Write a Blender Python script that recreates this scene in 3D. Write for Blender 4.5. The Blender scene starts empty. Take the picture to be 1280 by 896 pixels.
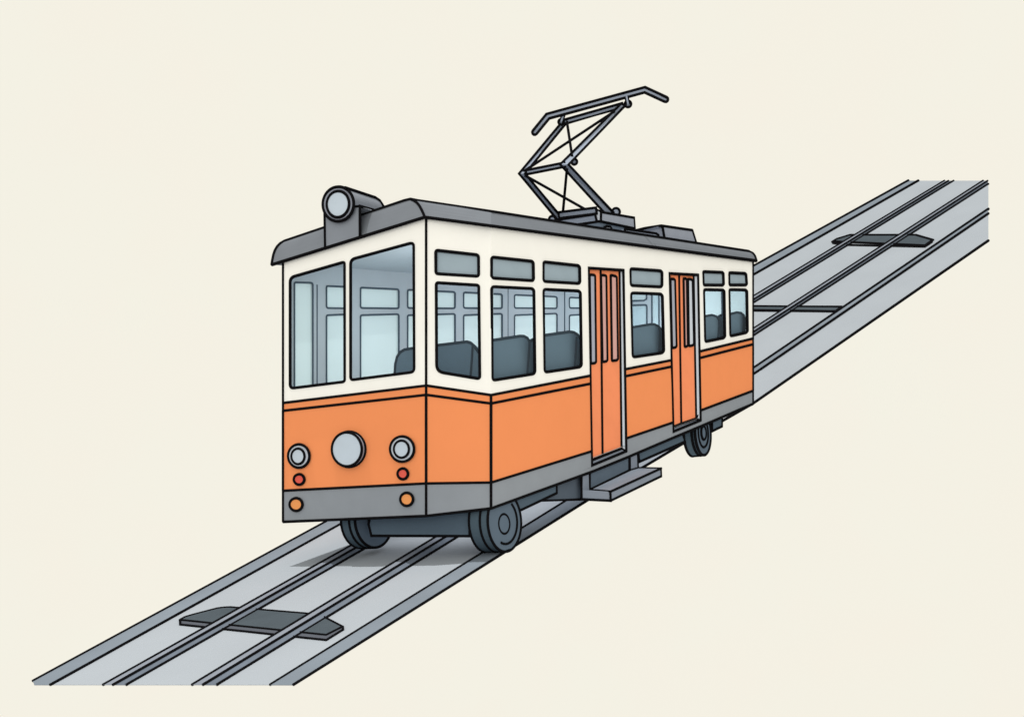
import bpy, math
from mathutils import Vector
from mathutils.geometry import tessellate_polygon

# ------------------------------------------------------------------ camera, world, lights
S = bpy.context.scene
F = 1012.0            # focal length in px of a 1280 px wide picture
CX, CY = 640.0, 716.0 # principal point (horizon height) in the same px
M = 0.0085            # metres per unit
cam = bpy.data.cameras.new('camera'); co = bpy.data.objects.new('camera', cam)
S.collection.objects.link(co); S.camera = co
co.location = (0, 0, 0); co.rotation_euler = (math.radians(90), 0, 0)
cam.sensor_fit = 'HORIZONTAL'; cam.sensor_width = 36; cam.lens = 36 * F / 1280
cam.shift_y = (CY - 448) / 1280
cam.clip_start = 0.05; cam.clip_end = 500
S.view_settings.view_transform = 'Standard'; S.view_settings.look = 'None'
S.view_settings.exposure = 0; S.view_settings.gamma = 1
S.cycles.max_bounces = 8; S.cycles.transparent_max_bounces = 16

def lin(c):
    return tuple(((v / 255) / 12.92 if v <= 10 else (((v / 255) + .055) / 1.055) ** 2.4) for v in c)
PAPER = lin((244, 240, 227))
w = bpy.data.worlds.new('World'); S.world = w; w.use_nodes = True
nt = w.node_tree; bg = nt.nodes['Background']
tc = nt.nodes.new('ShaderNodeTexCoord'); nz = nt.nodes.new('ShaderNodeTexNoise')
nz.inputs['Scale'].default_value = 9; nz.inputs['Detail'].default_value = 2
cr = nt.nodes.new('ShaderNodeValToRGB')
cr.color_ramp.elements[0].position = .35; cr.color_ramp.elements[0].color = (*lin((244, 241, 228)), 1)
cr.color_ramp.elements[1].position = .75; cr.color_ramp.elements[1].color = (*lin((245, 240, 227)), 1)
nt.links.new(tc.outputs['Generated'], nz.inputs['Vector']); nt.links.new(nz.outputs['Fac'], cr.inputs['Fac'])
nt.links.new(cr.outputs['Color'], bg.inputs['Color']); bg.inputs['Strength'].default_value = 1.0

SUN = 2.9
sl = bpy.data.lights.new('sun', 'SUN'); sl.energy = SUN; sl.angle = math.radians(0.5); sl.color = (1, .965, .88)
so = bpy.data.objects.new('sun', sl); S.collection.objects.link(so)
so.rotation_euler = Vector((12.6, -5, -64.5)).to_track_quat('-Z', 'Y').to_euler()
# one broad softbox behind and above the camera, added as fill for the walls
al = bpy.data.lights.new('softbox', 'AREA'); al.shape = 'RECTANGLE'; al.size = 20; al.size_y = 12; al.energy = 1150; al.color = (1, .968, .885)
ao = bpy.data.objects.new('softbox', al); S.collection.objects.link(ao)
ao.location = (1.5, -14, 1.0); ao.rotation_euler = (Vector((0.5, 11, 1.5)) - ao.location).to_track_quat('-Z', 'Y').to_euler()

# ------------------------------------------------------------------ materials
L1 = PAPER; GK = .88
def alb(c, k=1.0):
    t = lin(c); return tuple(min(.93, max(.003, t[i] / L1[i] * k * GK)) for i in range(3))
def mat(name, c, k=1.0, rough=.9, var=.035, scale=3.0, spec=0.0):
    m = bpy.data.materials.new(name); m.use_nodes = True; n = m.node_tree
    b = n.nodes['Principled BSDF']; b.inputs['Roughness'].default_value = rough
    b.inputs['Specular IOR Level'].default_value = spec
    base = alb(c, k)
    if var:
        t = n.nodes.new('ShaderNodeTexCoord'); z = n.nodes.new('ShaderNodeTexNoise'); r = n.nodes.new('ShaderNodeValToRGB')
        z.inputs['Scale'].default_value = scale; z.inputs['Detail'].default_value = 4
        r.color_ramp.elements[0].position = .3; r.color_ramp.elements[1].position = .7
        r.color_ramp.elements[0].color = (*[v * (1 - var) for v in base], 1)
        r.color_ramp.elements[1].color = (*[min(1, v * (1 + var)) for v in base], 1)
        n.links.new(t.outputs['Object'], z.inputs['Vector']); n.links.new(z.outputs['Fac'], r.inputs['Fac'])
        n.links.new(r.outputs['Color'], b.inputs['Base Color'])
    else:
        b.inputs['Base Color'].default_value = (*base, 1)
    return m
INK = mat('black ink line', (20, 19, 20), var=0)
SLATE = mat('slate ink line', (66, 80, 88), var=0)
WHITE = mat('cream white paint', (251, 245, 231), 1.08, var=.01)
ORANGE = mat('orange paint', (241, 146, 91), 1.02, var=.01)
DOORO = mat('door orange paint', (236, 140, 94), 1.113)
SKIRT = mat('mid grey skirt paint', (144, 148, 150), 1.0)
ROOF = mat('roof grey paint', (134, 138, 141), 0.742)
INNER = mat('interior grey blue', (187, 196, 192), 1.0, var=.02)
FROST = mat('grey blue transom glass', (155, 169, 173), 1.02, rough=.5)
SEATLINE = mat('seat edge piping', (40, 52, 60), var=0)
SEAT = mat('slate blue seat cover', (92, 111, 120), 1.16)
SEATL = mat('lighter seat side', (102, 119, 127), 1.0)
UNDER = mat('dark underframe steel', (72, 84, 92), 1.35)
UNDER2 = mat('underframe panel steel', (96, 108, 117), 1.0)
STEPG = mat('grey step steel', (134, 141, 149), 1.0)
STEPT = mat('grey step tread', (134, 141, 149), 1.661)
TYRE = mat('dark wheel steel', (76, 90, 97), 1.0)
WFACE = mat('wheel face steel', (94, 107, 117), 1.0)
LENS = mat('pale lamp lens', (190, 200, 205), 1.06, rough=.5)
RIM = mat('lamp rim grey', (150, 153, 160), 1.0)
RIML = mat('pale lamp rim', (196, 202, 206), 1.0)
RED = mat('red lamp lens', (228, 98, 82), 1.0)
AMBER = mat('amber lamp lens', (240, 158, 92), 1.0)
BRACKET = mat('lamp bracket grey', (134, 138, 142), 1.0)
BARG = mat('pantograph steel', (132, 139, 148), 1.389)
BOXG = mat('equipment box grey', (146, 150, 156), 1.2)
SLITG = mat('grey slit glass', (174, 174, 181), 1.0)
SLITP = mat('pinkish slit glass', (212, 164, 152), 1.0)
JAMB = mat('pale door jamb', (206, 211, 214), 1.0)
BED = mat('pale grey concrete bed', (196, 202, 204), 0.583, var=.025, scale=.8)
KERB = mat('grey kerb stone', (142, 151, 157), 0.673, var=.08, scale=1.2)
RAILT = mat('rail head steel', (164, 170, 177), 0.56, var=.06)
RAILS = mat('rail web steel', (126, 135, 144), 0.699, var=.1)
PLATE = mat('dark plate steel', (92, 101, 105), 0.608, var=.06)

def glassmat(name, tint, dif, fac):
    m = bpy.data.materials.new(name); m.use_nodes = True; n = m.node_tree
    for x in list(n.nodes): n.nodes.remove(x)
    o = n.nodes.new('ShaderNodeOutputMaterial'); t = n.nodes.new('ShaderNodeBsdfTransparent'); d = n.nodes.new('ShaderNodeBsdfDiffuse'); mx = n.nodes.new('ShaderNodeMixShader')
    t.inputs['Color'].default_value = (*tint, 1); d.inputs['Color'].default_value = (*dif, 1); mx.inputs['Fac'].default_value = fac
    n.links.new(t.outputs[0], mx.inputs[1]); n.links.new(d.outputs[0], mx.inputs[2]); n.links.new(mx.outputs[0], o.inputs['Surface'])
    return m
GLASS = glassmat('clear window glass', (.97, .985, .99), alb((170, 185, 192)), .06)
def transl(name, c, k=1.0):
    m = bpy.data.materials.new(name); m.use_nodes = True; n = m.node_tree
    for x in list(n.nodes): n.nodes.remove(x)
    o = n.nodes.new('ShaderNodeOutputMaterial'); t = n.nodes.new('ShaderNodeBsdfTranslucent'); d = n.nodes.new('ShaderNodeBsdfDiffuse'); mx = n.nodes.new('ShaderNodeMixShader')
    b = [min(.97, v * k) for v in lin(c)]
    t.inputs['Color'].default_value = (*b, 1); d.inputs['Color'].default_value = (*b, 1); mx.inputs['Fac'].default_value = .6
    n.links.new(t.outputs[0], mx.inputs[1]); n.links.new(d.outputs[0], mx.inputs[2]); n.links.new(mx.outputs[0], o.inputs['Surface'])
    return m
PALE = transl('pale blue frosted glass', (203, 224, 244), 1.22)

# ------------------------------------------------------------------ geometry helpers (units; converted to metres when linked)
LK = 1.2
class MB:
    def __init__(s): s.v = []; s.f = []; s.m = []; s.mats = []
    def mi(s, m):
        if m not in s.mats: s.mats.append(m)
        return s.mats.index(m)
    def poly(s, pts, m, holes=()):
        loops = [[Vector(p) for p in pts]] + [[Vector(p) for p in h] for h in holes]
        b = len(s.v); k = s.mi(m)
        for l in loops: s.v += [tuple(p) for p in l]
        if len(pts) <= 3 and not holes:
            s.f.append((b, b + 1, b + 2)); s.m.append(k); return
        for t in tessellate_polygon(loops):
            s.f.append(tuple(b + i for i in t)); s.m.append(k)
    def prism(s, pts, off, m, side=None):
        off = Vector(off); a = [Vector(p) for p in pts]; c = [p + off for p in a]
        s.poly(a, m); s.poly(c, m); s.loft(a, c, side or m)
    def loft(s, a, c, m, closed=True):
        b = len(s.v); n = len(a); k = s.mi(m)
        s.v += [tuple(p) for p in a] + [tuple(p) for p in c]
        for i in range(n if closed else n - 1):
            j = (i + 1) % n; s.f.append((b + i, b + j, b + n + j, b + n + i)); s.m.append(k)
    def tube(s, pts, wpx=3.0, m=None, closed=False, n=8):
        m = m or INK
        P = [Vector(p) for p in pts]
        Q = [P[0]]
        for p in P[1:]:
            if (p - Q[-1]).length > 1e-4: Q.append(p)
        if closed and len(Q) > 2 and (Q[0] - Q[-1]).length < 1e-4: Q.pop()
        P = Q; N = len(P)
        if N < 2: return
        k = s.mi(m); b = len(s.v); ref = None
        for i, p in enumerate(P):
            if closed: a, c = P[i - 1], P[(i + 1) % N]
            else: a, c = P[max(0, i - 1)], P[min(N - 1, i + 1)]
            d1 = (p - a).normalized() if (p - a).length > 1e-6 else (c - p).normalized()
            d2 = (c - p).normalized() if (c - p).length > 1e-6 else d1
            t = d1 + d2
            t = t.normalized() if t.length > 1e-3 else d2
            cosh = max(.45, abs(t.dot(d2)))
            if ref is None:
                ref = t.cross(Vector((0, 1, 0)))
                if ref.length < .1: ref = t.cross(Vector((0, 0, 1)))
            u = (ref - t * ref.dot(t)).normalized(); ref = u
            vv = t.cross(u)
            wq = wpx if not isinstance(wpx, tuple) else wpx[0] + (wpx[1] - wpx[0]) * min(1, max(0, (p.y / F - 1) / 1.2))
            r = wq * LK / 2 * p.y / F
            bis = (d2 - d1)
            bn = bis.normalized() if bis.length > 1e-3 else None
            for q in range(n):
                an = 2 * math.pi * q / n
                o = u * math.cos(an) * r + vv * math.sin(an) * r
                if bn is not None: o += bn * o.dot(bn) * (1 / cosh - 1)
                s.v.append(tuple(p + o))
        for i in range(N if closed else N - 1):
            j = (i + 1) % N
            for q in range(n):
                q2 = (q + 1) % n
                s.f.append((b + i * n + q, b + i * n + q2, b + j * n + q2, b + j * n + q)); s.m.append(k)
        if not closed:
            for e, sg in ((0, 1), (N - 1, -1)):
                s.f.append(tuple(b + e * n + q for q in (range(n) if sg > 0 else reversed(range(n))))); s.m.append(k)
    def build(s, name, parent=None, label=None, origin=None):
        me = bpy.data.meshes.new(name)
        o0 = Vector(origin) if origin is not None else sum((Vector(p) for p in s.v), Vector()) / len(s.v)
        me.from_pydata([tuple((Vector(p) - o0) * M) for p in s.v], [], s.f)
        for m in s.mats: me.materials.append(m)
        for p, k in zip(me.polygons, s.m): p.material_index = k
        me.update()
        o = bpy.data.objects.new(name, me); S.collection.objects.link(o)
        loc = o0 * M
        if parent is not None:
            o.parent = parent; o.location = loc - WORLD[parent.name]
        else: o.location = loc
        WORLD[o.name] = loc
        if label: o['label'] = label
        return o
WORLD = {}
def empty(name, loc, parent=None):
    o = bpy.data.objects.new(name, None); S.collection.objects.link(o)
    l = Vector(loc) * M
    o.location = l - WORLD[parent.name] if parent else l
    if parent: o.parent = parent
    o.empty_display_size = .2; WORLD[o.name] = l; return o
def tag(o, label, cat=None, group=None, kind=None):
    o['label'] = label
    if cat: o['category'] = cat
    if group: o['group'] = group
    if kind: o['kind'] = kind

def bp(x, y, D): return Vector(((x - CX) * D, F * D, (CY - y) * D))
def plan(x, D): return Vector(((x - CX) * D, F * D))
def cr2(a, b): return a.x * b.y - a.y * b.x
UH = Vector((.549, .836)).normalized(); VH = Vector((-.836, .549)).normalized()   # along the car, across the car
RISE = 354 / math.hypot(664, 1012)
PA = plan(613.8, 1.0); PB = plan(532.8, 1.03)
class Pl:
    def __init__(s, p, d, n): s.p = p; s.d = d.normalized(); s.n = n.normalized()
    def D(s, x, off=0):
        q = s.p + s.n * off; r = Vector((x - CX, F)); return cr2(q, s.d) / cr2(r, s.d)
    def P(s, x, y, off=0): return bp(x, y, s.D(x, off))
    def n3(s): return Vector((s.n.x, s.n.y, 0))
    def PP(s, pts, off=0): return [s.P(x, y, off) for x, y in pts]
FR = Pl(PB, VH, UH)                                  # front
dC = PA - PB; FA = Pl(PB, dC, Vector((-dC.y, dC.x)))  # facet (inward normal fixed below)
if FA.n.dot(UH) < 0: FA.n = -FA.n
SD = Pl(PA, UH, VH)                                  # side
PCc = plan(354, FR.D(354)); PR = plan(940.8, SD.D(940.8))
LW = Pl(PCc, UH, -VH)                                # far wall
RW = Pl(PR, VH, -UH)                                 # rear wall
wid = (PCc - PA).dot(VH); PE = PR + VH * (PCc - PR).dot(VH)
print('tram width m', wid * M, 'length', (PR - PA).length * M)

def rnd(c, r=5, n=5, rr=None):
    """round the corners of a px polygon"""
    out = []; N = len(c)
    for i in range(N):
        p = Vector(c[i]); a = Vector(c[i - 1]); b = Vector(c[(i + 1) % N])
        R = (rr[i] if rr else r)
        u = (a - p); v = (b - p); ra = min(R, u.length * .45, v.length * .45)
        if ra < .2: out.append(tuple(p)); continue
        s0 = p + u.normalized() * ra; s1 = p + v.normalized() * ra
        for k in range(n + 1):
            t = k / n; out.append(tuple(s0 * (1 - t) ** 2 + p * 2 * t * (1 - t) + s1 * t * t))
    return out
def ell(cx, cy, rx, ry, n=40, rot=0):
    o = []
    for k in range(n):
        a = 2 * math.pi * k / n; x = rx * math.cos(a); y = ry * math.sin(a)
        o.append((cx + x * math.cos(rot) - y * math.sin(rot), cy + x * math.sin(rot) + y * math.cos(rot)))
    return o
def lerp(a, b, t): return a + (b - a) * t
def ly(x, a, b): return a[1] + (b[1] - a[1]) * (x - a[0]) / (b[0] - a[0])

# ------------------------------------------------------------------ track surface
def qg(x, y):
    qb = max(0, (y + .1604 * x - 571.2) / 227.8)
    qh = .00068 * (y - 716 + .45 * (x + 903))
    return (qb ** 8 + max(qh, .01) ** 8) ** (1 / 8)
def G(x, y, h=0):
    q = qg(x, y); return bp(x, y, (1 - h / 227.8 * min(1, q * 1.1)) / q)
def tline(*pts, h=0, n=14):
    out = []
    for a, b in zip(pts, pts[1:]):
        for k in range(n):
            t = k / n; out.append((lerp(a[0], b[0], t), lerp(a[1], b[1], t)))
    out.append(pts[-1]); return out
TB = 855.4
lines = dict(
 L0=tline((43, TB), (41.2, 850.6), (410.3, 650.4), (940.5, 333.5), (1135.5, 226)),
 L1=tline((62.8, TB), (63.2, 855.15), (425.5, 655), (940.5, 344.3), (1148, 226)),
 A0=tline((128.8, TB), (437.3, 682.5), (941, 370.5), (1180.5, 226)),
 A1=tline((141, TB), (444.3, 684.8), (941, 374.7), (1185.5, 226)),
 A2=tline((157.8, TB), (456, 685.5), (941, 379), (1192, 226)),
 B0=tline((240, TB), (545, 671), (941, 411), (1228.8, 226)),
 B1=tline((253.5, TB), (556.8, 671), (941, 415.3), (1234.5, 226)),
 B2=tline((271, TB), (572, 671), (941, 420), (1235.5, 230)),
 R0=tline((337.5, TB), (705.6, 627), (941.5, 460.2), (1235.5, 261.3)),
 RB=tline((366.2, TB), (733, 626), (941.5, 467.8), (1235.5, 267)),
 R1=tline((366.6, TB), (733, 625.8), (850.6, 556), (941.5, 504), (1235.5, 300.8)),
)
# same point count for R1 and RB
def resample(pts, n):
    L = [0]
    for a, b in zip(pts, pts[1:]): L.append(L[-1] + math.hypot(b[0] - a[0], b[1] - a[1]))
    out = []
    for k in range(n):
        s = L[-1] * k / (n - 1); i = 0
        while i < len(L) - 2 and L[i + 1] < s: i += 1
        t = (s - L[i]) / (L[i + 1] - L[i]); out.append((lerp(pts[i][0], pts[i + 1][0], t), lerp(pts[i][1], pts[i + 1][1], t)))
    return out
TH = .4
def strip(mb, la, lb, m, ha=0, hb=0, thick=TH):
    a = [G(x, y, ha) for x, y in la]; b = [G(x, y, hb) for x, y in lb]
    if len(a) != len(b): n = 60; a = [G(x, y, ha) for x, y in resample(la, n)]; b = [G(x, y, hb) for x, y in resample(lb, n)]
    k = mb.mi(m); b0 = len(mb.v); n = len(a); dn = Vector((0, 0, -thick))
    mb.v += [tuple(p) for p in a + b] + [tuple(p + dn) for p in a + b]
    for i in range(n - 1):
        mb.f.append((b0 + i, b0 + n + i, b0 + n + i + 1, b0 + i + 1)); mb.m.append(k)
        mb.f.append((b0 + 2 * n + i, b0 + 2 * n + i + 1, b0 + 3 * n + i + 1, b0 + 3 * n + i)); mb.m.append(k)
        mb.f.append((b0 + i, b0 + i + 1, b0 + 2 * n + i + 1, b0 + 2 * n + i)); mb.m.append(k)
        mb.f.append((b0 + n + i, b0 + 3 * n + i, b0 + 3 * n + i + 1, b0 + n + i + 1)); mb.m.append(k)
    for i in (0, n - 1):
        mb.f.append((b0 + i, b0 + n + i, b0 + 3 * n + i, b0 + 2 * n + i)); mb.m.append(k)
Ln = lines
HK, HR, HP = 2.0, 5.0, 1.0     # kerb, rail and plate heights (units)
mb = MB()
strip(mb, Ln['L1'], Ln['A0'], BED); strip(mb, Ln['A0'], Ln['B0'], BED); strip(mb, Ln['B0'], Ln['B2'], BED); strip(mb, Ln['B2'], Ln['R0'], BED)
bed = mb.build('track_bed'); tag(bed, 'pale grey concrete track bed sloping up from lower left to upper right', kind='structure')
mb = MB(); strip(mb, Ln['L0'], Ln['L1'], KERB, HK * .5, HK * .5, .5)
mb.tube([G(x, y, HK * .5) for x, y in Ln['L0'][14:]], 3.2); mb.tube([G(x, y, HK * .5) for x, y in Ln['L1']], 3.0)
kb = mb.build('kerb'); tag(kb, 'grey kerb strip along the upper left edge of the track bed', kind='structure')
mb = MB(); strip(mb, Ln['R0'], Ln['RB'], KERB, HK * .5, HK * .5, .5)
mb.tube([G(x, y, HK * .5) for x, y in Ln['R0']], 3.0); mb.tube([G(x, y, HK * .5) for x, y in Ln['RB']], 2.8)
kb = mb.build('kerb'); tag(kb, 'grey kerb strip along the lower right edge of the track bed', kind='structure')
mb = MB(); strip(mb, [G2 for G2 in resample(Ln['RB'], 71)], resample(Ln['R1'], 71), BED)
mb.tube([G(x, y) for x, y in Ln['R1']], 3.0)
sh = mb.build('track_shoulder'); tag(sh, 'pale grey concrete shoulder outside the right kerb behind the tram', kind='structure')
for nm, lab in (('A', 'left steel rail, the one nearer the upper left kerb'), ('B', 'right steel rail, the one nearer the lower right kerb')):
    mb = MB()
    a0, a1, a2 = Ln[nm + '0'], Ln[nm + '1'], Ln[nm + '2']
    strip(mb, a0, a1, RAILT, HR, HR, .3); strip(mb, a1, a2, RAILS, HR, .6, .5)
    for l, h, wd in ((a0, HR, (3.2, 2.2)), (a1, HR, (3.2, 2.0)), (a2, .6, (3.2, 2.2))): mb.tube([G(x, y, h) for x, y in l], wd)
    o = mb.build('rail'); tag(o, lab, 'rail', 'tram rails on the track bed')
PSIDE = mat('plate edge steel', (92, 95, 100), .8)
def plate(top, side, label, ink=2.6, lightline=None):
    mb = MB(); T = [G(x, y, HP) for x, y in top]; Bt = [G(x, y, .1) for x, y in top]
    mb.poly(T, PLATE); mb.loft(T, Bt, PLATE); mb.poly(Bt, PLATE)
    mb.tube(T, ink, closed=True)
    mb.poly([G(x, y, HP - .4) for x, y in side], PSIDE) if lightline else None
    mb.tube([G(x, y, HP - .2) for x, y in side], ink)
    o = mb.build('track_plate'); tag(o, label, 'plate', 'dark steel plates under the rails'); return o
plate([(225, 774.4), (231, 771), (241.9, 767.8), (272, 760), (280.3, 759), (288, 758.6), (399.4, 767.8), (428.4, 782.8), (407.8, 793.1)],
      [(225, 774.4), (225.3, 780.2), (407.8, 799.5), (428.8, 786.5), (428.4, 782.8)], 'large dark steel plate across both rails in front of the tram, at lower left', lightline=True)
plate([(1041, 302), (1046, 299), (1062.5, 294), (1145, 294), (1166, 300), (1156, 307)],
      [(1041, 302), (1042, 304.2), (1060, 306.5), (1156, 308.6), (1165, 302.5)], 'dark steel plate across both rails at the far upper right end of the track', 2.6)
plate([(900, 382.5), (1051.3, 383.6), (1044.7, 389.3), (900, 387)], [(900, 388), (1044.7, 389.3)], 'thin dark steel bar across the rails just behind the tram', 2.8)

# ------------------------------------------------------------------ the tram
ground0 = G(610, 680)
T = empty('tram', ground0)
tag(T, 'orange and cream tram with grey roof and raised pantograph standing on a sloping track', 'tram')

ea = ((531, 271.6), (945, 326))
def eav(x): return ly(x, *ea)
Cx, Bx, Ax, Rx = 354.0, 532.8, 613.8, 940.8
top = {'C': 325, 'B': 269, 'A': eav(Ax) - 3, 'R': eav(Rx) - 3}
w1 = {'C': 503.5, 'B': 481.8, 'A': 493.7, 'R': 423.2}
w2 = {'C': 513.3, 'B': 493.4, 'A': 504.2, 'R': 430.4}
sk = {'C': 613.1, 'B': 604.0, 'A': 602.9, 'R': 488.4}
bo = {'C': 652.0, 'B': 644.6, 'A': 635.2, 'R': 504.9}
def st(lv, off=0):
    """stations C,B,A,R,E as 3D points at a level"""
    c = FR.P(Cx, lv['C']); b = FR.P(Bx, lv['B']); a = SD.P(Ax, lv['A']); r = SD.P(Rx, lv['R'])
    l = (PE - PCc).length; e = Vector((PE.x, PE.y, c.z + RISE * l))
    return c, b, a, r, e
def quadband(mb, lo, hi, m, skip=()):
    a = st(hi); b = st(lo)
    for i in range(5):
        if i in skip: continue
        j = (i + 1) % 5; mb.poly([a[i], a[j], b[j], b[i]], m)
# door outlines (px on the side)
D1 = dict(o=[(735.6, 335), (779.2, 337.8), (782.8, 563.8), (739.7, 581.6)], p=[(735.6, 335), (774.0, 337.6), (776.6, 560.5), (739.7, 575.2)], split=((750.4, 336), (752.9, 569.8)))
D2 = dict(o=[(836.4, 341.8), (872.4, 343.7), (875.6, 525.3), (841.4, 539.4)], p=[(836.4, 341.8), (866.6, 343.4), (869.8, 523.4), (841.4, 533.6)], split=((848.4, 342.5), (851.2, 529.8)))
def ex(line, y): (a, b) = line; return a[0] + (b[0] - a[0]) * (y - a[1]) / (b[1] - a[1])
def dl(Dd, y): return (ex((Dd['o'][0], Dd['o'][3]), y), y)
def dr(Dd, y): return (ex((Dd['o'][1], Dd['o'][2]), y), y)
# side level lines (px polylines traced left -> right, split by the doors)
W1s = [(Ax, 493.7), (737.4, 469.6), (781.6, 461.4), (838.1, 450.4), (873.9, 439.4), (Rx, 423.2)]
W2s = [(Ax, 504.2), (737.6, 479.6), (781.7, 470.2), (838.3, 458.4), (874.1, 447.6), (Rx, 430.4)]
SKs = [(Ax, 602.9), (739.4, 563.9), (782.6, 547.8), (841.2, 527.9), (875.4, 513.0), (Rx, 488.4)]
BOs = [(Ax, 635.2), (739.7, 589.4), (782.6, 572.0), (841.4, 547.0), (875.6, 532.8), (Rx, 504.9)]

SW = [ # windows on facet (first) and side: outline corners TL TR BR BL
 ('F', [(544.6, 312.8), (598.2, 318.8), (598.5, 345.5), (544.8, 342.2)], 'T'),
 ('S', [(614.4, 321.3), (666.6, 326.8), (667, 351), (614.4, 347.6)], 'T'),
 ('S', [(679, 327.3), (724.5, 332.2), (724.9, 354.5), (679, 351.8)], 'T'),
 ('S', [(787.5, 335.9), (827.4, 338.7), (827.4, 358.8), (787.9, 356.9)], 'T'),
 ('S', [(878.4, 339.6), (903.8, 340.6), (904.3, 356.5), (879, 356.3)], 'T'),
 ('S', [(910.9, 340.9), (932.2, 341.9), (933.2, 356.3), (911.1, 356.3)], 'T'),
 ('F', [(545.3, 353.4), (598.5, 356.6), (599.9, 473.5), (545.8, 464.5)], 'W'),
 ('S', [(614.4, 358.3), (667.3, 360.9), (668.7, 467), (615.4, 475.4)], 'W'),
 ('S', [(679, 361.7), (725.4, 363.8), (726.8, 458.4), (680.4, 465.3)], 'W'),
 ('S', [(788.4, 366.2), (827.8, 367.6), (829.7, 440.7), (790.3, 446.5)], 'W'),
 ('S', [(879.4, 362.1), (905, 362.6), (906, 422), (880.9, 427.2)], 'W'),
 ('S', [(911.1, 362.1), (933.4, 362.6), (934.2, 415.4), (912.2, 420.2)], 'W'),
]
FW = [[(362.7, 347.0), (430.9, 327.4), (431.1, 476.9), (362.7, 485.4)],
      [(438.3, 324.6), (517.3, 303.0), (517.9, 464.8), (438.3, 474.9)]]
def wr(c, i, kind):
    if kind == 'T': return rnd(c, 3.4 if c[0][0] < 850 else 2.2)
    if c[0][0] < 560: return rnd(c, rr=[3, 3, 4, 9])
    return rnd(c, 4 if c[0][0] < 850 else 3)
sideW = [(p, wr(c, i, k), k) for i, (p, c, k) in enumerate(SW)]
frontW = [rnd(FW[0], rr=[6, 3.5, 3, 5]), rnd(FW[1], rr=[6, 6, 5, 4])]
PLN = {'F': FA, 'S': SD}
# far-wall windows, px on the inner far wall plane
LT = 7.0
FARP = [[(368, 353), (391, 353.6), (391, 492), (368, 494)]]
for a, b in ((408.1, 436), (450.6, 498.5), (509.5, 568.8), (579.4, 627.6), (643.0, 696.3), (711.6, 762)):
    def yt(x): return 357.5 + (x - 408) * .047
    FARP.append([(a, yt(a)), (b, yt(b)), (b, 385.5), (a, 385)])
    FARP.append([(a, 394), (b, 393 - (b - 400) * .004), (b, 495 - (b - 400) * .2), (a, 495 - (a - 400) * .2)])
FARR = [[(783, 358), (808, 359), (808.2, 373.8), (805, 375.6), (783, 376.4)], [(783, 382), (808.6, 381), (808.6, 440), (783, 446)],
        [(814.8, 358), (823.6, 358), (824, 440), (815, 442)], [(876, 350), (902, 350), (903, 420), (877, 424)], [(908.5, 350), (934.5, 350), (934.5, 410), (908.5, 415)]]

# --- upper body
mb = MB()
mb.poly([FR.P(Cx, top['C']), FR.P(Bx, top['B']), FR.P(Bx, w1['B']), FR.P(Cx, w1['C'])], WHITE, [FR.PP(h) for h in frontW])
mb.poly([FA.P(Bx, top['B']), FA.P(Ax, top['A']), FA.P(Ax, w1['A']), FA.P(Bx, w1['B'])], WHITE, [FA.PP(h) for p, h, k in sideW if p == 'F'])
outer = [(Ax, top['A']), (Rx, top['R']), (Rx, 423.2), (873.9, 439.4), D2['o'][1], D2['o'][0], (838.1, 450.4), (781.6, 461.4), D1['o'][1], D1['o'][0], (737.4, 469.6), (Ax, 493.7)]
mb.poly(SD.PP(outer), WHITE, [SD.PP(h) for p, h, k in sideW if p == 'S'])
c, b, a, r, e = st(top); c2, b2, a2, r2, e2 = st(w1)
nl = -LW.n3() * LT; nr = -RW.n3() * LT
mb.poly([c, e, e2, c2], WHITE, [[LW.P(x, y, LT) + nl for x, y in h] for h in FARP])
mb.poly([r, e, e2, r2], WHITE, [[RW.P(x, y, LT) + nr for x, y in h] for h in FARR])
mb.tube([FR.P(Cx, 326), FR.P(Cx, w1['C'])], 3.0); mb.tube([FR.P(Bx, 271), FR.P(Bx, w1['B'])], 3.0)
mb.tube([SD.P(Rx, 325), SD.P(Rx, w1['R'])], 3.0)
mb.build('upper_body', T)
# --- waist band and lower body
def sideband(mb, hi, lo, m):
    for i in (0, 2, 4): mb.poly(SD.PP([hi[i], hi[i + 1], lo[i + 1], lo[i]]), m)
mb = MB(); quadband(mb, w2, w1, ORANGE, skip=(2,)); sideband(mb, W1s, W2s, ORANGE)
for lv, Ls in ((w1, W1s), (w2, W2s)):
    c, b, a, r, e = st(lv); mb.tube([c, b, a, SD.P(*Ls[1])], 2.9)
    for i in (2, 4): mb.tube([SD.P(*Ls[i]), SD.P(*Ls[i + 1])], 2.9)
for P_, x, k in ((FR, Cx, 'C'), (FR, Bx, 'B'), (SD, Ax, 'A'), (SD, Rx, 'R')): mb.tube([P_.P(x, w1[k]), P_.P(x, w2[k])], 3.0)
mb.build('waist_band', T)
mb = MB(); quadband(mb, sk, w2, ORANGE, skip=(2,)); sideband(mb, W2s, SKs, ORANGE)
for P_, x, k in ((FR, Cx, 'C'), (FR, Bx, 'B'), (SD, Ax, 'A'), (SD, Rx, 'R')): mb.tube([P_.P(x, w2[k]), P_.P(x, sk[k])], 3.2)
mb.build('lower_body', T)
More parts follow.
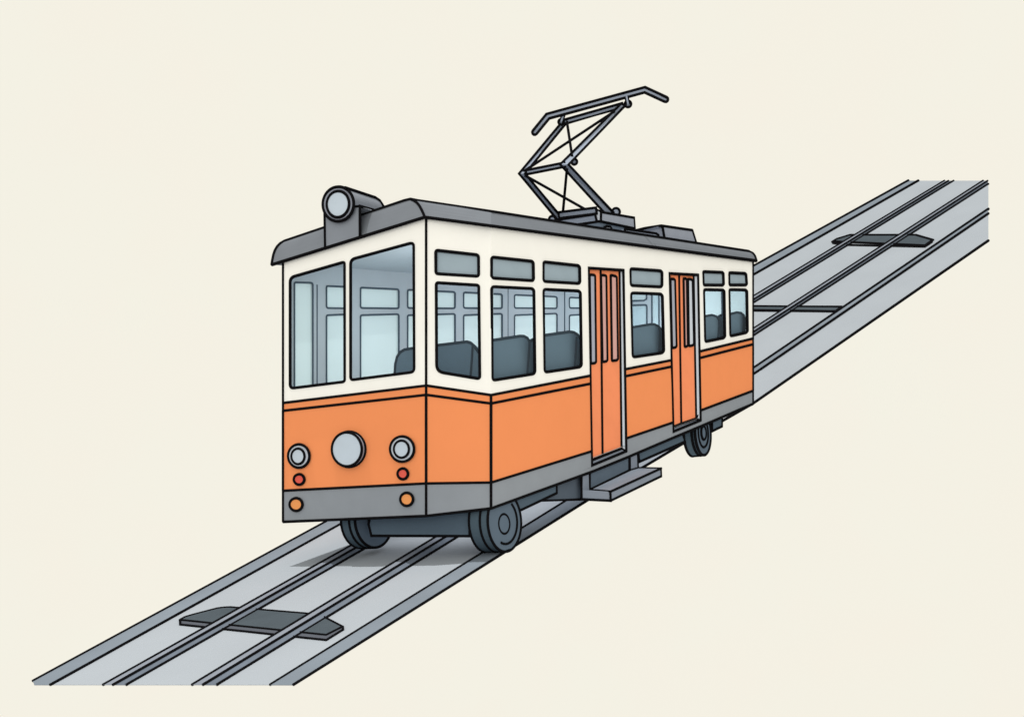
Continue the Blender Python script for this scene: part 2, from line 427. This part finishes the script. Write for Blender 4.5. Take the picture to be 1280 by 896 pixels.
# --- skirt
mb = MB(); quadband(mb, bo, sk, SKIRT, skip=(2,))
def skirt_y(x): return None
skp = [SKs[0], SKs[1], D1['o'][3], D1['o'][2], SKs[2], SKs[3], D2['o'][3], D2['o'][2], SKs[4], SKs[5]]
mb.poly(SD.PP(skp + BOs[::-1]), SKIRT)
c, b, a, r, e = st(sk); mb.tube([c, b, a, SD.P(*SKs[1])], 2.8)
for i in (2, 4): mb.tube([SD.P(*SKs[i]), SD.P(*SKs[i + 1])], 2.8)
c, b, a, r, e = st(bo); mb.tube([c, b, a] + SD.PP(BOs[1:]), 3.0)
for P_, x, k in ((FR, Cx, 'C'), (FR, Bx, 'B'), (SD, Ax, 'A'), (SD, Rx, 'R')): mb.tube([P_.P(x, sk[k]), P_.P(x, bo[k])], 3.0)
mb.build('skirt', T)
# --- floor underside
mb = MB(); f0 = [p + Vector((0, 0, 3)) for p in (c, b, a, r, e)]
mb.poly(f0, UNDER); mb.poly([p + Vector((0, 0, 12)) for p in f0], INNER); mb.build('floor', T)

# --- interior lining
mb = MB(); IN = 4.0
mb.poly(FR.PP([(Cx + 5, top['C']), (Bx - 3, top['B']), (Bx - 3, 600), (Cx + 5, 610)], IN), INNER, [FR.PP(h, IN) for h in frontW])
mb.poly(FA.PP([(Bx + 2, top['B']), (Ax - 1, top['A']), (Ax - 1, 600), (Bx + 2, 600)], IN), INNER, [FA.PP(h, IN) for p, h, k in sideW if p == 'F'])
outer2 = [(Ax + 3, top['A'] + 2), (Rx - 4, top['R'] + 2), (Rx - 4, 480), (873.9, 495), (872.9, 341.5), (835.9, 339.5), (841.1, 510), (782.2, 530), (779.7, 335.8), (735.1, 333), (739, 550), (Ax + 3, 590)]
mb.poly(SD.PP(outer2, IN), INNER, [SD.PP(h, IN) for p, h, k in sideW if p == 'S'])
def lwy(x, z0y): return z0y
ci = LW.P(362, 318, LT); cb = LW.P(362, 600, LT); l = 1165
d3 = Vector((UH.x, UH.y, RISE)) * ((PE - PCc).length - 14)
mb.poly([ci, ci + d3, cb + d3, cb], INNER, [LW.PP(h, LT) for h in FARP])
rt = RW.P(936, 330, LT); rb = RW.P(936, 480, LT)
mb.poly([rt, ci + d3, cb + d3, rb], INNER, [RW.PP(h, LT) for h in FARR])
mb.tube([LW.P(x, y, LT - .2) for x, y in ((396.2, 356), (396.2, 490))], 1.6, SLATE)
mb.tube([LW.P(635, 360, LT), LW.P(635, 470, LT)], 1.0, SLATE); mb.tube([LW.P(705.6, 365, LT), LW.P(705.6, 450, LT)], 1.6, SLATE)
mb.build('interior_lining', T)
for P_, hs in ((LW, FARP), (RW, FARR)):
    for h in hs:
        hh = rnd(h, 2.5, 3) if len(h) == 4 else h
        m2 = MB(); m2.tube(P_.PP(hh, LT + .3), 2.0 if h[0][0] < 600 else 1.7, SLATE, closed=True)
        wn = m2.build('far_window', T)
        m2 = MB(); m2.poly(P_.PP(h, LT - 1.5), PALE); m2.build('pane', wn)

# --- near windows
def window(P_, h, kind, wpx=3.3):
    m2 = MB(); m2.loft(P_.PP(h, 0.1), P_.PP(h, IN + .2), SKIRT if kind == 'W' else FROST); m2.tube(P_.PP(h, -.1), wpx, closed=True)
    wn = m2.build('transom_window' if kind == 'T' else 'window', T)
    m2 = MB(); m2.poly(P_.PP(h, 1.6), FROST if kind == 'T' else GLASS); m2.build('pane', wn)
for P_, h, k in sideW: window(PLN[P_], h, k)
for h in frontW: window(FR, h, 'W', 3.2)

# --- seats (slate backs seen through the glass)
def Ppl(pl, pts, off): return pl.PP(pts, off)
SEATS = [
 (FR, 60, [(493.3, 500), (493.5, 467), (494.3, 455), (496.5, 446), (500.5, 440), (506, 436.8), (513, 435.6), (547.5, 431.3), (583.6, 427), (588.5, 428.5), (592, 431.8), (598, 440), (603, 447), (603, 500)],
     [(590.8, 432.5), (589.8, 450), (587.6, 478)]),
 (SD, 14, [(611, 500), (611, 425.8), (617.1, 425), (650, 420), (655, 420.2), (659.2, 422.5), (661.8, 427.5), (664, 425.2), (669, 423), (673, 423), (673, 490)], [(661.8, 427.5), (660.4, 448), (658, 478)]),
 (SD, 14, [(677, 485), (677, 419.6), (681.6, 418.9), (712, 414.6), (717, 415.3), (722, 418.4), (725, 424), (731, 434), (731, 475)], [(720.6, 421.5), (719.4, 440), (717.3, 468)]),
 (SD, 14, [(784, 465), (784, 410), (790.3, 409), (813, 405.3), (818, 405.2), (823, 407.8), (829, 413.5), (833, 419), (833, 455)], [(823.4, 408.5), (824.8, 416), (823, 450)]),
 (SD, 14, [(874, 435), (874, 396), (880.3, 395.3), (890, 393.7), (895, 395.2), (898.2, 400), (898.8, 395), (903, 393.2), (908.6, 392.5), (908.6, 430)], [(898.2, 400), (898.4, 408), (896.8, 428)]),
 (SD, 14, [(909, 428), (909, 393.2), (913, 392.4), (921, 390.4), (926, 391), (929.8, 394.5), (931.2, 401), (929.4, 424)], [(928.6, 393.5), (929.6, 401), (928, 420)]),
]
for pl, off, pts, inner in SEATS:
    m2 = MB(); P3 = pl.PP(pts, off); m2.prism(P3, pl.n3() * 9, SEAT)
    m2.tube(P3, 3.0 if pts[0][0] < 700 else 2.4, SEATLINE, closed=True); m2.tube(pl.PP(inner, off - .5), 2.4, SEATLINE)
    m2.build('seat', T)

# --- doors
def door(Dd, slits):
    m2 = MB(); o = Dd['o']; p = Dd['p']; OF = 4.5
    m2.poly([SD.P(*o[1]), SD.P(*p[1], OF), SD.P(*p[2], OF), SD.P(*o[2])], JAMB)
    m2.poly([SD.P(*o[2]), SD.P(*p[2], OF), SD.P(*p[3], OF), SD.P(*o[3])], STEPG)
    m2.poly([SD.P(*o[0]), SD.P(*p[0], OF), SD.P(*p[3], OF), SD.P(*o[3])], INNER)
    m2.poly([SD.P(*o[0]), SD.P(*p[0], OF), SD.P(*p[1], OF), SD.P(*o[1])], INNER)
    m2.tube(SD.PP(o, -.1), 3.0, closed=True)
    m2.tube([SD.P(*o[2], -.1), SD.P(*p[2], OF - .5)], 2.4)
    m2.build('door_frame', T)
    s0, s1 = Dd['split']
    for leaf in (0, 1):
        m2 = MB()
        q = [p[0], s0, s1, p[3]] if leaf == 0 else [s0, p[1], p[2], s1]
        m2.prism(SD.PP(q, OF), SD.n3() * 3, DOORO)
        m2.tube(SD.PP(q, OF - .3), 3.1, closed=True)
        lf = m2.build('door_leaf', T)
        for lf_i, c, m in slits:
            if lf_i != leaf: continue
            m3 = MB(); h = rnd(c, 2.0, 3); m3.poly(SD.PP(h, OF - .8), m); m3.tube(SD.PP(h, OF - 1.0), 2.9, closed=True)
            m3.build('door_pane', lf)
door(D1, [(0, [(736.8, 343.4), (743.6, 343.8), (744.8, 453.6), (738.4, 454.4)], SLITG),
          (1, [(751.0, 343.8), (757.6, 344.4), (759.0, 451.4), (753.0, 452.4)], SLITP),
          (1, [(763.2, 343.8), (770.6, 345.6), (772.2, 450.0), (764.8, 451.0)], SLITP)])
door(D2, [(0, [(837.8, 348.6), (843.4, 349.0), (845.4, 434.0), (839.8, 435.0)], SLITG),
          (1, [(854.2, 348.2), (858.0, 348.4), (859.4, 432.8), (855.6, 433.6)], SLITP),
          (1, [(859.8, 348.6), (865.2, 349.6), (867.0, 431.4), (860.8, 432.6)], JAMB)])

# --- roof
def pline(pts, n):
    return resample(pts, n)
NP = 7
profC = pline([(339.8, 331), (341.3, 321), (344.5, 311.5), (349, 305.5), (356, 301.5)], NP)
profB = pline([(531, 271.6), (529, 266.5), (525.5, 259), (520.5, 252.3), (513, 249.2)], NP)
profR = pline([(945.2, 326), (943.6, 321), (941, 317), (935.6, 314.4)], NP)
tA = (ly(Ax, (531, 251.8), (935.6, 314.4)))
OFF = [lerp(-5, 12, k / (NP - 1)) for k in range(NP)]
stC = [FR.P(x, y, o) for (x, y), o in zip(profC, OFF)]
stB = [FR.P(x, y, o) for (x, y), o in zip(profB, OFF)]
yA = pline([(Ax, eav(Ax)), (Ax, tA)], NP); stA = [SD.P(x, y, o) for (x, y), o in zip(yA, OFF)]
stR = [SD.P(x, y, o) for (x, y), o in zip(profR, OFF)]
def across(pts, k, inset=0): return [p + Vector((VH.x, VH.y, 0)) * (k - 2 * o - inset) for p, o in zip(pts, OFF)]
stE = across(stR, (PE - PR).length)
def topmove(stn, target):
    dlt = target - stn[-1]; return [p + dlt * (k / (NP - 1)) ** 2 for k, p in enumerate(stn)]
stB1 = topmove(stB, FR.P(505.5, 251.0, 12)); stB3 = topmove(stB, bp(521.5, 250.9, FR.D(513, 12) * .996))
# corner top blend: side strip starts a little right of the corner curve
mb = MB()
sts = [stC, stB1, stB, stB3, stA, stR, stE]; NS = len(sts)
for i in range(NS):
    A_, B_ = sts[i], sts[(i + 1) % NS]
    for k in range(NP - 1): mb.poly([A_[k], B_[k], B_[k + 1], A_[k + 1]], ROOF)
mb2 = MB(); cl = [p - Vector((0, 0, 2)) for p in (stC[0], stB[0], stA[0], stR[0], stE[0])]; cc = sum(cl, Vector()) / 5; cl = [cc + (p - cc) * .93 for p in cl]
mb2.poly(cl, INNER); mb2.build('ceiling', T)
cen = sum((s[-1] for s in (stC, stB, stA, stR, stE)), Vector()) / 5 - Vector((0, 0, 8))
for i in range(NS): mb.poly([sts[i][-1], sts[(i + 1) % NS][-1], cen], ROOF)
mb.poly([s[0] for s in (stC, stB, stA, stR, stE)], ROOF)
mb.tube(stC, 3.4); mb.tube(stB, 2.8); mb.tube(stR, 3.2)
mb.tube([stC[0], stB[0], stA[0], stR[0]], 3.4)
mb.tube([stC[-1], stB1[-1], stB[-1], stB3[-1], stA[-1], stR[-1]], 3.4)
mb.build('roof', T)

# --- lamps on the front
def disc(mb, cx, cy, rx, ry, off, m, wpx=2.8, hgt=2.0, ink=None):
    P3 = FR.PP(ell(cx, cy, rx, ry), -off); mb.prism(P3, FR.n3() * hgt, m); mb.tube(P3, wpx, ink or INK, closed=True)
def headlight(o, i):
    m2 = MB(); disc(m2, *o, 2.2, RIML, 2.9); h = m2.build('headlight', T)
    m2 = MB(); disc(m2, *i, 3.4, LENS, 2.6); m2.build('lens', h)
headlight((373.5, 569.8, 13.2, 14.6), (372.5, 570.2, 8.1, 9.7))
headlight((502.6, 561.1, 14.9, 15.8), (501.8, 561.2, 9.3, 10.7))
m2 = MB(); a = FR.PP(ell(436.2, 561.4, 20.6, 22.0), -.8); b = FR.PP(ell(433.6, 561.4, 18.6, 21.2), -7)
m2.loft(a, b, RIM); m2.tube(a, 2.9, closed=True); ch = m2.build('central_lamp', T)
m2 = MB(); m2.prism(b, FR.n3() * 1, LENS); m2.tube(b, 2.9, closed=True); m2.build('lens', ch)
for c_, m, rx, ry, nm in (((373.9, 599), RED, 6.4, 6.5, 'tail_light'), ((503.5, 592), RED, 6.4, 6.7, 'tail_light'),
                     ((370.1, 630.3), AMBER, 7.9, 7.9, 'indicator_light'), ((508.4, 623.8), AMBER, 7.9, 8.1, 'indicator_light')):
    m2 = MB(); disc(m2, *c_, rx, ry, 1.6, m, 3.0); m2.build(nm, T)
# --- roof headlamp
hb = MB()
brF = [(406.6, 309.6), (405.8, 262), (449.8, 257.8), (450.0, 295.8)]
p3 = FR.PP(brF, -6.5); hb.poly(p3, BRACKET)
bk = FR.P(467, 262.6, 20); side = [FR.P(449.8, 257.8, -6.5), bk, FR.P(466, 263.6, 11.5), FR.P(449.8, 268.8, 11.5)]
hb.poly(side, BRACKET)
hb.loft([p3[0], p3[1]], [p + FR.n3() * 30 for p in p3[:2]], BRACKET, closed=False)
hb.poly([p3[1], p3[2], bk, bk + Vector((VH.x, VH.y, 0)) * 40], BRACKET)
hb.tube([p3[0], p3[1]], 3.0); hb.tube([p3[3], p3[2], bk], 3.0); hb.tube([p3[1], p3[2]], 2.6)
br = hb.build('lamp_bracket', T)
hb = MB()
HO = -11
ring = FR.PP(ell(422.9, 255.2, 19.2, 21.6, 48, .12), HO)
back = [bp(x, y, FR.D(460) + .13) for x, y in ell(462, 264.6, 16.6, 18.4, 48, .12)]
mid = [ring[i].lerp(back[i], .82) for i in range(48)]
capc = [(ring[i].lerp(back[i], 1.06)).lerp(sum(back, Vector()) / 48, .3) for i in range(48)]
hb.poly(ring, RIM); hb.loft(ring, back, BRACKET); hb.loft(back, capc, BRACKET); hb.poly(capc, BRACKET)
hb.tube(ring, 3.2, closed=True)
hb.tube([bp(431.5, 234.6, ring[0].y / F * 1.0), bp(469.0, 247.0, FR.D(460) + .12), bp(474.6, 250.8, FR.D(460) + .13), bp(479.6, 258.6, FR.D(460) + .14)], 3.0)
hl = hb.build('roof_headlamp', T)
hb = MB(); ri = FR.PP(ell(422.5, 255.4, 13.8, 16.4, 40, .12), HO - 1.2); hb.prism(ri, FR.n3() * 1, LENS); hb.tube(ri, 3.0, closed=True); hb.build('lens', hl)

# --- wheels: true discs turned about the axle
U3 = Vector((UH.x, UH.y, 0)); V3 = Vector((VH.x, VH.y, 0)); Z3 = Vector((0, 0, 1))
def circ(c, r, n=48): return [c + U3 * math.cos(2 * math.pi * k / n) * r + Z3 * math.sin(2 * math.pi * k / n) * r for k in range(n)]
def wheel(cx, cy, ry, D, offs, rings, hub, hubc=None):
    c = bp(cx, cy, D); r = ry * D; mb = MB()
    a = circ(c, r); mb.poly(a, WFACE); mb.tube(a, 3.0, closed=True); prev = a
    for o in offs:
        b = circ(c + V3 * o, r); mb.loft(prev, b, TYRE); mb.tube(b, 3.0, closed=True); prev = b
    mb.poly(prev, TYRE)
    # outline along the bottom of the tread
    mb.tube([c - Z3 * r, c + V3 * offs[-1] - Z3 * r], 3.0)
    for fr, a0, a1, wd in rings:
        pts = [c - V3 * .3 + U3 * math.cos(math.radians(t)) * r * fr + Z3 * math.sin(math.radians(t)) * r * fr for t in range(a0, a1 + 1, 6)]
        mb.tube(pts, wd)
    w_ = mb.build('wheel', T)
    h = MB(); hc = bp(*hubc, D) if hubc else c
    a = circ(hc - V3 * 1.5, r * hub, 32); h.prism(a, V3 * 2, WFACE); h.tube(a, 2.6, closed=True); h.build('hub', w_)
DW = SD.D(631, 4)
wheel(631, 652, 37.3, DW, (12, 29), [(.74, -110, 62, 2.6)], .33, (628.6, 654.6))
DL = DW * (631 + 903) / (468 + 903)
wheel(467.5, 650.5, 33.6, DL, (11, 27), [], .3)
DR = SD.D(879, 4)
wheel(878.6, 541.0, 27.6, DR, (7, 24), [(.64, 0, 360, 2.5)], .30)
wheel(770, 545, 24, DR * 1.12, (7, 24), [], .30)      # far rear wheel, behind the steps

# --- underframe
def panel(name, pl, pts, off, depth, m, wpx=2.8, ink=True, parent=None, openink=None):
    mb = MB(); P3 = pl.PP(pts, off); mb.prism(P3, pl.n3() * depth, m)
    if openink: 
        for seg in openink: mb.tube(pl.PP(seg, off), wpx)
    elif ink: mb.tube(P3, wpx, closed=True)
    return mb.build(name, parent or T)
panel('front_beam', FR, [(463, 645), (461, 655), (464.4, 669.4), (587, 669.8), (587, 632)], 25, 10, UNDER, 2.8)
panel('side_beam', SD, [(640, 620), (695.4, 600), (695.7, 616.2), (652.4, 636.8), (640, 642)], 6, 8, UNDER)
panel('equipment_box', SD, [(675.5, 625.8), (690, 600), (727.5, 585), (727, 624)], 9, 40, mat('equipment box steel', (84, 93, 101)))
panel('side_beam', SD, [(797, 560), (851.6, 538), (856, 552), (799, 577.2)], 6, 8, UNDER)
panel('rear_box', SD, [(890, 515), (902.2, 510), (902.2, 533), (890, 539)], 4, 20, UNDER)
# step: two hangers, a back plate, a tread and its riser
stp = empty('step', SD.P(762, 612, 0), T)
sx = 35.0
A1p, A2p = SD.P(737.2, 612.0, 2), SD.P(798.1, 584.8, 2)
off_s = (plan(762.9, 1) * 1)
DF = SD.D(737.2) * (737.2 + 903) / (762.9 + 903)
pf = plan(762.9, DF); so_ = (pf - SD.p).dot(SD.n)
def SP(x, y): return SD.P(x, y, so_)
mb = MB(); B1, B2 = SP(762.9, 614.3), SP(825.9, 585.4)
Am = SD.P(787.6, 587.8, 2)
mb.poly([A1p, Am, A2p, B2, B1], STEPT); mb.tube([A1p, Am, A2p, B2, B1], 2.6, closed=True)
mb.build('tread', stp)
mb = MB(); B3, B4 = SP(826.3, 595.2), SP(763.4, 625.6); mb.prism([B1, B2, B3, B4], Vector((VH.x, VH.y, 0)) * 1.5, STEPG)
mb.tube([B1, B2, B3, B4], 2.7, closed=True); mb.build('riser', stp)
mb = MB(); H = [SD.P(726.9, 588, 2), SD.P(736.4, 584, 2), SD.P(737.2, 612.3, 2), B1, B4, SD.P(726.9, 623.8, 2)]
mb.poly([H[0], H[1], H[2], SD.P(726.9, 612, 2)], STEPG); mb.poly([SD.P(726.9, 612, 2), H[2], H[3], H[4], H[5]], STEPG); mb.tube(H, 2.8, closed=True); mb.build('hanger', stp)
mb = MB(); H = SD.PP([(787, 568), (796.6, 562), (797.4, 585.3), (787.4, 589)], 2.2); mb.prism(H, SD.n3() * 4, STEPG); mb.tube(H, 2.6, closed=True); mb.build('hanger', stp)
mb = MB(); H = SD.PP([(737.2, 585), (786, 564), (786, 588), (737.2, 611.8)], 3); mb.prism(H, SD.n3() * 3, UNDER2); mb.tube(H, 2.6, closed=True); mb.build('back_plate', stp)

# --- pantograph
def barD(mb, pts, wd, t=2.0, m=None, ink=2.4, rc=False):
    """flat steel bar through px points with depths, width in px incl. outline"""
    n = len(pts); wl = wd if isinstance(wd, (list, tuple)) else [wd] * n; Lf = []; Rt = []
    for i, (x, y, D) in enumerate(pts):
        hw = (wl[i] - ink) / 2
        a = pts[max(0, i - 1)]; c = pts[min(n - 1, i + 1)]
        def un(p, q): l = math.hypot(q[0] - p[0], q[1] - p[1]) or 1; return ((q[0] - p[0]) / l, (q[1] - p[1]) / l)
        d1 = un(a, (x, y)) if i > 0 else un((x, y), c); d2 = un((x, y), c) if i < n - 1 else d1
        nx, ny = -(d1[1] + d2[1]), d1[0] + d2[0]; l = math.hypot(nx, ny); nx /= l; ny /= l
        cs = nx * -d2[1] + ny * d2[0]; k = hw / max(.5, cs)
        Lf.append(bp(x + nx * k, y + ny * k, D)); Rt.append(bp(x - nx * k, y - ny * k, D))
    P3 = Lf + Rt[::-1]
    if rc:
        def cap(p, q, h):
            (x0, y0, D0), (x1, y1, _) = p, q; l = math.hypot(x0 - x1, y0 - y1); ux, uy = (x0 - x1) / l, (y0 - y1) / l
            return [bp(x0 + ux * h * math.cos(t) - uy * h * math.sin(t), y0 + uy * h * math.cos(t) + ux * h * math.sin(t), D0) for t in (.9, .3, -.3, -.9)]
        c0 = cap(pts[0], pts[1], (wl[0] - ink) / 2); c1 = cap(pts[-1], pts[-2], (wl[-1] - ink) / 2)
        P3 = Lf + c1 + Rt[::-1] + c0
    mb.prism(P3, Vector((0, t, 0)), m or BARG); mb.tube(P3, ink, closed=True)
PO = 70.0
def Dr(x): return SD.D(x, PO)
def Dl(x): return SD.D(x, PO + 86)
pg = empty('pantograph', bp(735, 275, Dr(735)), T)
def part(name, fn):
    mb = MB(); fn(mb); return mb.build(name, pg)
part('folding_arm', lambda m: barD(m, [(699.5, 273.5, Dl(699)), (652.6, 217.2, Dl(652)), (704.2, 154.6, Dl(704))], [8.6, 8.4, 7.6], ink=2.6))
part('folding_arm', lambda m: barD(m, [(763.5, 268.5, Dr(763)), (705.5, 205.8, Dr(705)), (778.5, 131.5, Dr(778))], [11.2, 10.2, 8.0], ink=2.6))
part('cross_bar', lambda m: barD(m, [(653.5, 216.4, Dl(653) * 1.004), (706.0, 206.0, Dr(705) * 1.004)], 7.8, ink=2.6))
part('cross_bar', lambda m: barD(m, [(705.0, 152.8, Dl(704) * 1.004), (778.5, 131.8, Dr(777) * 1.004)], 8.0, ink=2.6))
part('cross_bar', lambda m: barD(m, [(698.8, 269.2, Dl(698) * .996), (745.5, 263.4, Dr(745) * .996)], 10.2, ink=2.6))
def braces(pts, wd=2.9):
    for a, b in pts:
        m = MB(); m.tube([bp(*a), bp(*b)], wd); m.build('brace', pg)
braces([((656, 213.5, Dl(656)), (768, 139.5, Dr(768))), ((708.6, 152, Dl(708)), (715.2, 196, Dr(715))),
        ((655, 218.8, Dl(655)), (731, 261.5, Dr(731))), ((708.6, 212, Dr(708)), (703.6, 266, Dl(703)))])
cd = Dr(777) * .975
part('contact_bar', lambda m: barD(m, [(668.4, 165.6, Dl(690) * .98), (684.8, 145.6, Dl(700) * .978), (806.0, 112.6, cd), (832, 124.6, cd * .99)], 9.0, 3, ink=2.8, rc=True))
def hook(x, y, r, D, stem=None):
    m = MB(); P3 = [bp(a, b, D) for a, b in ell(x, y, r, r, 20)]
    m.prism(P3, Vector((0, 3, 0)), BARG); m.tube(P3, 2.6, closed=True)
    m.build('pivot', pg)
    if stem:
        m = MB(); m.tube([bp(*stem, D * .999), bp(x, y, D * .999)], 4.8); m.tube([bp(*stem, D * .99), bp(x, y, D * .99)], 1.8, BARG); m.build('pivot_stem', pg)
hook(785.0, 130.3, 4.0, cd * 1.005, (783, 120.5)); hook(701.4, 152.6, 3.4, Dl(704) * .985, (704.5, 143))
hook(717.8, 202.4, 3.6, Dr(715) * 1.01); hook(690.4, 274.0, 4.0, Dl(690)); hook(770.0, 265.0, 4.8, Dr(770) * 1.01)
SP_ = SD
def rp(name, pts, off, depth, m, wpx=2.6, ink=None, parent=None):
    mb = MB(); P3 = SD.PP(pts, off); mb.prism(P3, SD.n3() * depth, m)
    if ink:
        for s_ in ink: mb.tube(SD.PP(s_, off), wpx)
    else: mb.tube(P3, wpx, closed=True)
    return mb.build(name, parent or pg)
rp('base_box', [(751.4, 265.2), (792.4, 272.2), (793.4, 285.6), (751.2, 276.8)], PO - 6, 30, BOXG)
mb = MB(); q = [bp(743.6, 261.6, Dr(745)), SD.P(751.2, 264.4, PO - 6), SD.P(751, 276.8, PO - 6), bp(744, 276.6, Dr(745))]
mb.poly(q, JAMB); mb.tube(q, 2.6, closed=True); mb.build('base_cap', pg)  # pale fill paints the white highlight of the small connector
mb = MB(); q = [bp(694.5, 275.3, Dl(695)), bp(744, 268.0, Dr(744) * .998), bp(746, 277, Dr(744) * .998), bp(746, 300, Dr(744) * .998), bp(700, 300, Dl(695))]
mb.poly(q, BARG); mb.tube([q[0], q[1], q[2], bp(719, 281.4, Dl(719) * .99)], 2.6); mb.build('base_beam', pg)
rp('base_plinth', [(716, 281.6), (751, 276.6), (793, 285.4), (793, 310), (716, 310)], PO - 4, 20, mat('plinth steel', (112, 124, 135)))
rp('base_bracket', [(755.4, 296), (755.8, 284.4), (758, 282.8), (762.6, 283.4), (764.2, 286), (764, 296)], PO - 8, 6, RIML, 2.6)
rp('base_rail', [(781, 300), (781.2, 286.2), (819.6, 291.8), (823, 294), (823, 305)], 30, 8, BARG, 2.6)
# equipment box at the rear of the roof
eb = MB(); fa = [(794, 288.2), (806, 285.4), (826.4, 282.2), (828.2, 284.6), (831, 299.4), (831, 315), (794, 310)]
f3 = [SD.P(826.4, 282.2, 40), SD.P(828.4, 284.8, 40), SD.P(831, 299.4, 40), SD.P(831, 318, 40)]
g3 = [p for p in (bp(794, 288.4, SD.D(826, 40) * 1.05), bp(794, 312, SD.D(826, 40) * 1.05))]
eb.poly([g3[0], bp(806, 285.4, SD.D(826, 40) * 1.03), f3[0], f3[1], f3[2], f3[3], g3[1]], BOXG)
sd = SD.PP([(826.4, 282.2), (865, 287.8), (870.4, 305), (872, 320), (831, 318), (831, 299.4), (828.4, 284.8)], 40)
eb.prism(sd, SD.n3() * 50, BOXG)
eb.tube([g3[0], bp(806, 285.4, SD.D(826, 40) * 1.03), f3[0]], 2.8); eb.tube(f3[:3], 2.6); eb.tube(sd[:3], 2.8)
eb.build('roof_equipment_box', T)

# --- added fill under the floor, no tram fitting; lightens the shadow on the track
UL = bpy.data.lights.new('underfloor_fill', 'AREA'); UL.shape = 'RECTANGLE'; UL.size = 8.4; UL.size_y = 2.0; UL.energy = 76; UL.color = (1, .975, .92)
uo = bpy.data.objects.new('underfloor_fill', UL); S.collection.objects.link(uo)
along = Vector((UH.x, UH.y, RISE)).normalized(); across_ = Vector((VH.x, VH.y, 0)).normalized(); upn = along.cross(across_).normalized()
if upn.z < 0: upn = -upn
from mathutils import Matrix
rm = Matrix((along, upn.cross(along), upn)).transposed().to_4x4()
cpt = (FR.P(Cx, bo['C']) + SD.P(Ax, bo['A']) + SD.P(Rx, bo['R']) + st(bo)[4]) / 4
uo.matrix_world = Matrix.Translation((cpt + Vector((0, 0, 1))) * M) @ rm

# --- added fill points inside the saloon, no real fittings; they brighten the interior
for k, (fr_, e_) in enumerate(((.12, 31), (.37, 31), (.62, 36), (.87, 46))):
    p = PA + VH * wid * .5 + UH * (PR - PA).length * fr_
    z = (CY - 330) * 1.0 + RISE * (PR - PA).length * fr_
    L = bpy.data.lights.new('saloon_fill', 'POINT'); L.energy = e_; L.shadow_soft_size = .45; L.color = (.97, .985, 1)
    o = bpy.data.objects.new('saloon_fill', L); S.collection.objects.link(o)
    o.parent = T; o.location = Vector((p.x, p.y, z - 40)) * M - WORLD[T.name]
